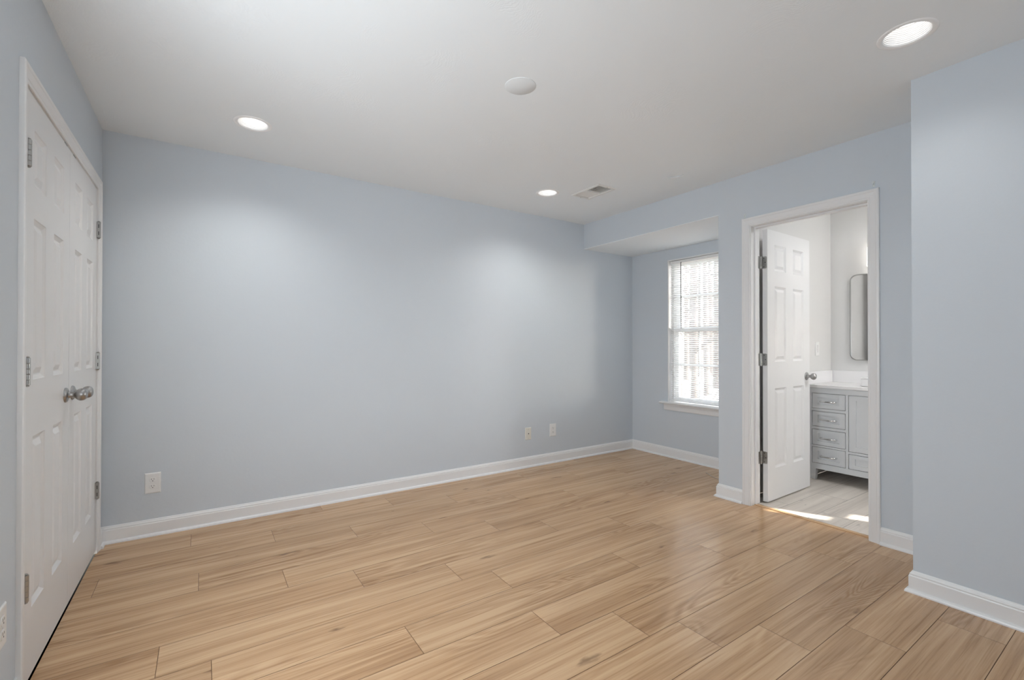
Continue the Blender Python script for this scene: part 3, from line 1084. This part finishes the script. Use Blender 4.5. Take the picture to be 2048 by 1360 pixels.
for y in (bb - 0.13, (ba + bb) / 2, ba + 0.13):
    for x in (-0.0112, 0.0112):
        mb.tube([(XBL + x, y, 0.596), (XBL + x, y, 2.024)], 0.0006, 5)
mb.build('ladder_cords', M_BLIND, bl, offset=bl.location)
wn_ = MB().tube([(XBL - 0.018, 2.955, 2.030), (XBL - 0.021, 2.955, 2.015), (XBL - 0.021, 2.953, 1.345)], 0.0045, 8)
wn_.build('tilt_wand', M_WAND, bl, offset=bl.location, smooth=True)

# cord on the alcove floor
cpts = [(3.835, 2.512, 0.0025), (3.805, 2.470, 0.0028), (3.772, 2.420, 0.0028), (3.748, 2.372, 0.0028), (3.738, 2.320, 0.0028), (3.745, 2.250, 0.0028), (3.79, 2.18, 0.0028), (3.86, 2.13, 0.0028)]
tag(MB().tube(cpts, 0.0026, 8).build('loose_cord', M_CORD, smooth=True), 'thin loose cord lying on the alcove floor by the column', 'cord')

# ------------------------------------------------------------------ vanity
VX, VYA, VYB = 4.450, 1.903, 0.700
vn = thing('bathroom_vanity', 'pale grey shaker vanity cabinet with a stack of drawers, seen through the doorway', 'vanity', (VX, (VYA + VYB) / 2, 0))
mb = MB()
y_ = lambda v: v
DRW = [(0.145, 0.288), (0.302, 0.442), (0.465, 0.600), (0.622, 0.757)]
mb.box(VX + 0.050, XV - 0.002, VYB + 0.004, VYA - 0.004, 0.097, 0.800)
mb.box(VX + 0.022, VX + 0.050, VYB + 0.004, VYB + 0.012, 0.097, 0.800)
mb.box(VX + 0.022, VX + 0.050, VYA - 0.012, VYA - 0.004, 0.097, 0.800)
F0, F1 = VX, VX + 0.022
mb.box(F0, F1, 1.887, VYA, 0.097, 0.802)
mb.box(F0, F1, VYB, VYB + 0.016, 0.097, 0.802)
mb.box(F0, F1, VYB + 0.016, 1.887, 0.757, 0.802)
mb.box(F0, F1, VYB + 0.016, 1.887, 0.097, 0.145)
mb.box(F0, F1, 1.612, 1.632, 0.145, 0.757)
mb.box(F0, F1, 1.160, 1.180, 0.145, 0.757)
for a, b in ((0.288, 0.302), (0.442, 0.465), (0.600, 0.622)):
    mb.box(F0 + 0.0005, F1, 1.632, 1.887, a, b)
mb.box(F0 + 0.0005, F1, VYB + 0.016, 1.160, 0.270, 0.288)
mb.box(F0 + 0.0005, F1, 1.180, 1.612, 0.270, 0.288)
mb.build('cabinet_body', M_VAN, vn, offset=vn.location)
for yy in (VYA - 0.046, VYB):
    for xx in (VX, XV - 0.048):
        MB().rings([[(xx, yy, 0.097), (xx + 0.046, yy, 0.097), (xx + 0.046, yy + 0.046, 0.097), (xx, yy + 0.046, 0.097)], [(xx + 0.002, yy + 0.006 if yy > 1 else yy, 0.0005), (xx + 0.040, yy + 0.006 if yy > 1 else yy, 0.0005), (xx + 0.040, yy + (0.046 if yy > 1 else 0.040), 0.0005), (xx + 0.002, yy + (0.046 if yy > 1 else 0.040), 0.0005)]]).build('leg', M_VAN, vn, offset=vn.location)


def shaker(ya, yb, z0, z1, st, name, g=0.0034):
    ya, yb, z0, z1 = ya + g, yb - g, z0 + g, z1 - g
    mb = MB()
    lp = [[(x, a, c), (x, b, c), (x, b, d), (x, a, d)] for x, a, b, c, d in (
        (VX + 0.021, ya, yb, z0, z1), (VX + 0.002, ya, yb, z0, z1), (VX + 0.0015, ya + 0.0005, yb - 0.0005, z0 + 0.0005, z1 - 0.0005),
        (VX + 0.0015, ya + st, yb - st, z0 + st * 0.8, z1 - st * 0.8), (VX + 0.0095, ya + st + 0.001, yb - st - 0.001, z0 + st * 0.8 + 0.001, z1 - st * 0.8 - 0.001))]
    mb.rings(lp)
    return mb.build(name, M_VAN, vn, offset=vn.location)


def pull(yc, zc, parent, hw=0.057):
    mb = MB()
    pts_ = [(VX + 0.009, yc - hw, zc), (VX - 0.012, yc - hw, zc), (VX - 0.021, yc - hw + 0.008, zc), (VX - 0.025, yc - hw * 0.55, zc), (VX - 0.026, yc, zc), (VX - 0.025, yc + hw * 0.55, zc), (VX - 0.021, yc + hw - 0.008, zc), (VX - 0.012, yc + hw, zc), (VX + 0.009, yc + hw, zc)]
    mb.tube(pts_, [0.0075, 0.0075, 0.0078, 0.008, 0.008, 0.008, 0.0078, 0.0075, 0.0075], 10)
    mb.build('drawer_pull', M_CHROME, parent, smooth=True, offset=vn.location)


for z0, z1 in DRW:
    d_ = shaker(1.632, 1.887, z0, z1, 0.042, 'drawer')
    pull(1.7595, (z0 + z1) / 2 - 0.004, d_)
for ya, yb in ((1.180, 1.612), (VYB + 0.016, 1.160)):
    d_ = shaker(ya, yb, 0.288, 0.757, 0.050, 'cabinet_door')
    d2 = shaker(ya, yb, 0.145, 0.270, 0.042, 'drawer')
    pull((ya + yb) / 2, 0.205, d2)
ct = thing('vanity_countertop', 'white quartz countertop with backsplash on the grey vanity', 'countertop', ((VX + XV) / 2, (VYA + VYB) / 2, 0.803))
MB().box(VX - 0.012, XV - 0.001, VYB - 0.01, YW - 0.001, 0.8035, 0.828).build('countertop_slab', M_QUARTZ, ct, offset=ct.location, bevel=0.002)
MB().box(XV - 0.020, XV - 0.001, VYB - 0.01, YW - 0.021, 0.8283, 0.938).build('backsplash', M_QUARTZ, ct, offset=ct.location, bevel=0.0015)
MB().box(VX + 0.004, XV - 0.001, YW - 0.020, YW - 0.001, 0.8283, 0.938).build('side_splash', M_QUARTZ, ct, offset=ct.location, bevel=0.0015)
bx = thing('countertop_box', 'small white box on the vanity countertop, cut off by the door casing', 'box', (4.615, 1.49, 0.8285))
MB().box(-0.052, 0.052, -0.075, 0.072, 0.004, 0.062).build('box_body', M_QUARTZ, bx, bevel=0.003)
MB().box(-0.054, 0.054, -0.077, 0.074, 0.062, 0.072).build('box_lid', M_QUARTZ, bx, bevel=0.003)
MB().box(-0.048, 0.048, -0.070, 0.067, 0.0, 0.004).build('box_foot', M_HINGE, bx)

# mirror
mi = thing('bathroom_mirror', 'tall rounded mirror with a thin metal frame on the white bathroom wall', 'mirror', (XV, 1.515, 1.04))


def rrect(y0, y1, z0, z1, r, n=8):
    out = []
    for cy, cz, a0 in ((y1 - r, z1 - r, 0), (y0 + r, z1 - r, 90), (y0 + r, z0 + r, 180), (y1 - r, z0 + r, 270)):
        for q in range(n + 1):
            a = R(a0 + 90 * q / n)
            out.append((cy + r * math.cos(a), cz + r * math.sin(a)))
    return out


my0, my1, mz0, mz1 = 1.262, 1.768, 1.035, 1.815
a_ = rrect(my0, my1, mz0, mz1, 0.055)
b_ = rrect(my0 + 0.008, my1 - 0.008, mz0 + 0.008, mz1 - 0.008, 0.047)
mb = MB().rings([[(XV - 0.001, y, z) for y, z in a_], [(XV - 0.024, y, z) for y, z in a_], [(XV - 0.024, y, z) for y, z in b_], [(XV - 0.018, y, z) for y, z in b_]], cap1=False)
mb.build('mirror_frame', M_HINGE, mi, offset=mi.location)
MB().add([(XV - 0.0185, y, z) for y, z in b_], [tuple(range(len(b_)))]).build('mirror_glass', M_MIRROR, mi, offset=mi.location)

# vanity light above the mirror
vl = thing('vanity_light', 'lit wall light with frosted shades above the bathroom mirror', 'wall light', (XV, 1.366, 2.02))
MB().box(-0.022, -0.001, -0.26, 0.245, 0.075, 0.135).build('back_plate', M_CHROME, vl, bevel=0.003)
for yy in (0.205, 0.0, -0.205):
    MB().tube([(-0.02, yy, 0.105), (-0.075, yy, 0.105), (-0.095, yy, 0.098), (-0.098, yy, 0.080)], 0.007, 10).build('lamp_arm', M_CHROME, vl, smooth=True)
    MB().lathe([(0.016, 0.088), (0.024, 0.080), (0.030, 0.055), (0.035, 0.0), (0.038, -0.085), (0.040, -0.150), (0.038, -0.152), (0.030, -0.02)], (-0.098, yy, 0), 'z', 28, cap1=False).build('lamp_shade', M_SHADE, vl, smooth=True)
# lamp added out of view to brighten the bathroom
bc = thing('bathroom_fill_lamp', 'round flush ceiling lamp added out of view to brighten the bathroom', 'ceiling lamp', (4.15, 0.35, H))
MB().lathe([(0.19, 0.0), (0.19, -0.02), (0.18, -0.03)], n=36).build('lamp_pan', M_VENT, bc)
MB().lathe([(0.165, -0.03), (0.165, -0.05), (0.15, -0.09), (0.11, -0.125), (0.06, -0.145), (0.005, -0.15)], n=36, cap0=False).build('lamp_globe', M_GLOBE, bc, smooth=True)

# ------------------------------------------------------------------ outdoors beyond the alcove window
gx = MB().box(X2 + 0.16, 34, -6, 28, -0.40, -0.35)
struct(gx.build('ground_outside', M_GROUND), 'leaf-covered ground outside the window', 'ground')
def bare_tree(x, y, r, h, seed, label):
    rd = random.Random(seed)
    t = thing('bare_tree', label, 'tree', (x, y, -0.36), group='bare trees outside the window')
    lean = rd.uniform(-0.12, 0.12)
    tp = [(0, lean * q * q, h * q) for q in (0, 0.15, 0.3, 0.5, 0.7, 0.85, 1)]
    MB().tube(tp, [r * 1.25, r, r * 0.92, r * 0.8, r * 0.6, r * 0.4, r * 0.15], 12).build('trunk', M_BARK, t, smooth=True)
    mb = MB()

    def branch(p, d, L_, rr, dep):
        pts_ = [p]
        for q in range(4):
            d = (d + Vector((rd.uniform(-.25, .25), rd.uniform(-.25, .25), rd.uniform(-.1, .25)))).normalized()
            p = p + d * L_ / 4
            pts_.append(p)
            if dep > 0 and rd.random() < 0.85:
                branch(p, (d + Vector((rd.uniform(-.9, .9), rd.uniform(-.9, .9), rd.uniform(-.3, .6)))).normalized(), L_ * 0.55, rr * 0.5, dep - 1)
        mb.tube(pts_, [rr, rr * .85, rr * .65, rr * .45, rr * .2], 5)
    for q in range(26):
        f_ = rd.uniform(0.22, 0.98)
        a = rd.uniform(0, 2 * math.pi)
        branch(Vector((0, lean * f_ * f_, h * f_)), Vector((math.cos(a), math.sin(a), 0.45)).normalized(), 0.40 + 0.25 * (1 - f_), r * 0.28, 2)
    mb.build('branches', M_BARK, t, smooth=True)
    return t


# (distance, bearing as y per x, trunk radius, height)
TREES = [(8.4, 0.728, 0.062, 4.6), (10.6, 0.686, 0.085, 5.4), (12.8, 0.652, 0.085, 6.2), (15.2, 0.625, 0.14, 7.0), (17.4, 0.708, 0.11, 7.6), (19.6, 0.670, 0.13, 8.2), (21.8, 0.643, 0.15, 8.6),
         (14.0, 0.742, 0.07, 6.4), (24.0, 0.695, 0.14, 9.0), (26.5, 0.660, 0.16, 9.4)]
TL = ['slender bare tree standing closest outside the alcove window', 'bare tree second in depth outside the alcove window', 'bare tree in the middle of the woods outside the window',
      'thick bare tree at the column edge of the window view', 'far bare tree behind the slender one outside the window', 'far bare tree in the middle of the window view', 'far bare tree low behind the others through the blinds',
      'bare tree close to the window jamb in the view through the blinds', 'second farthest bare tree outside the alcove window', 'farthest bare tree outside the alcove window']
for i, ((x, q, r, h), lb) in enumerate(zip(TREES, TL)):
    bare_tree(x, x * q, r, h, 20 + i, lb)
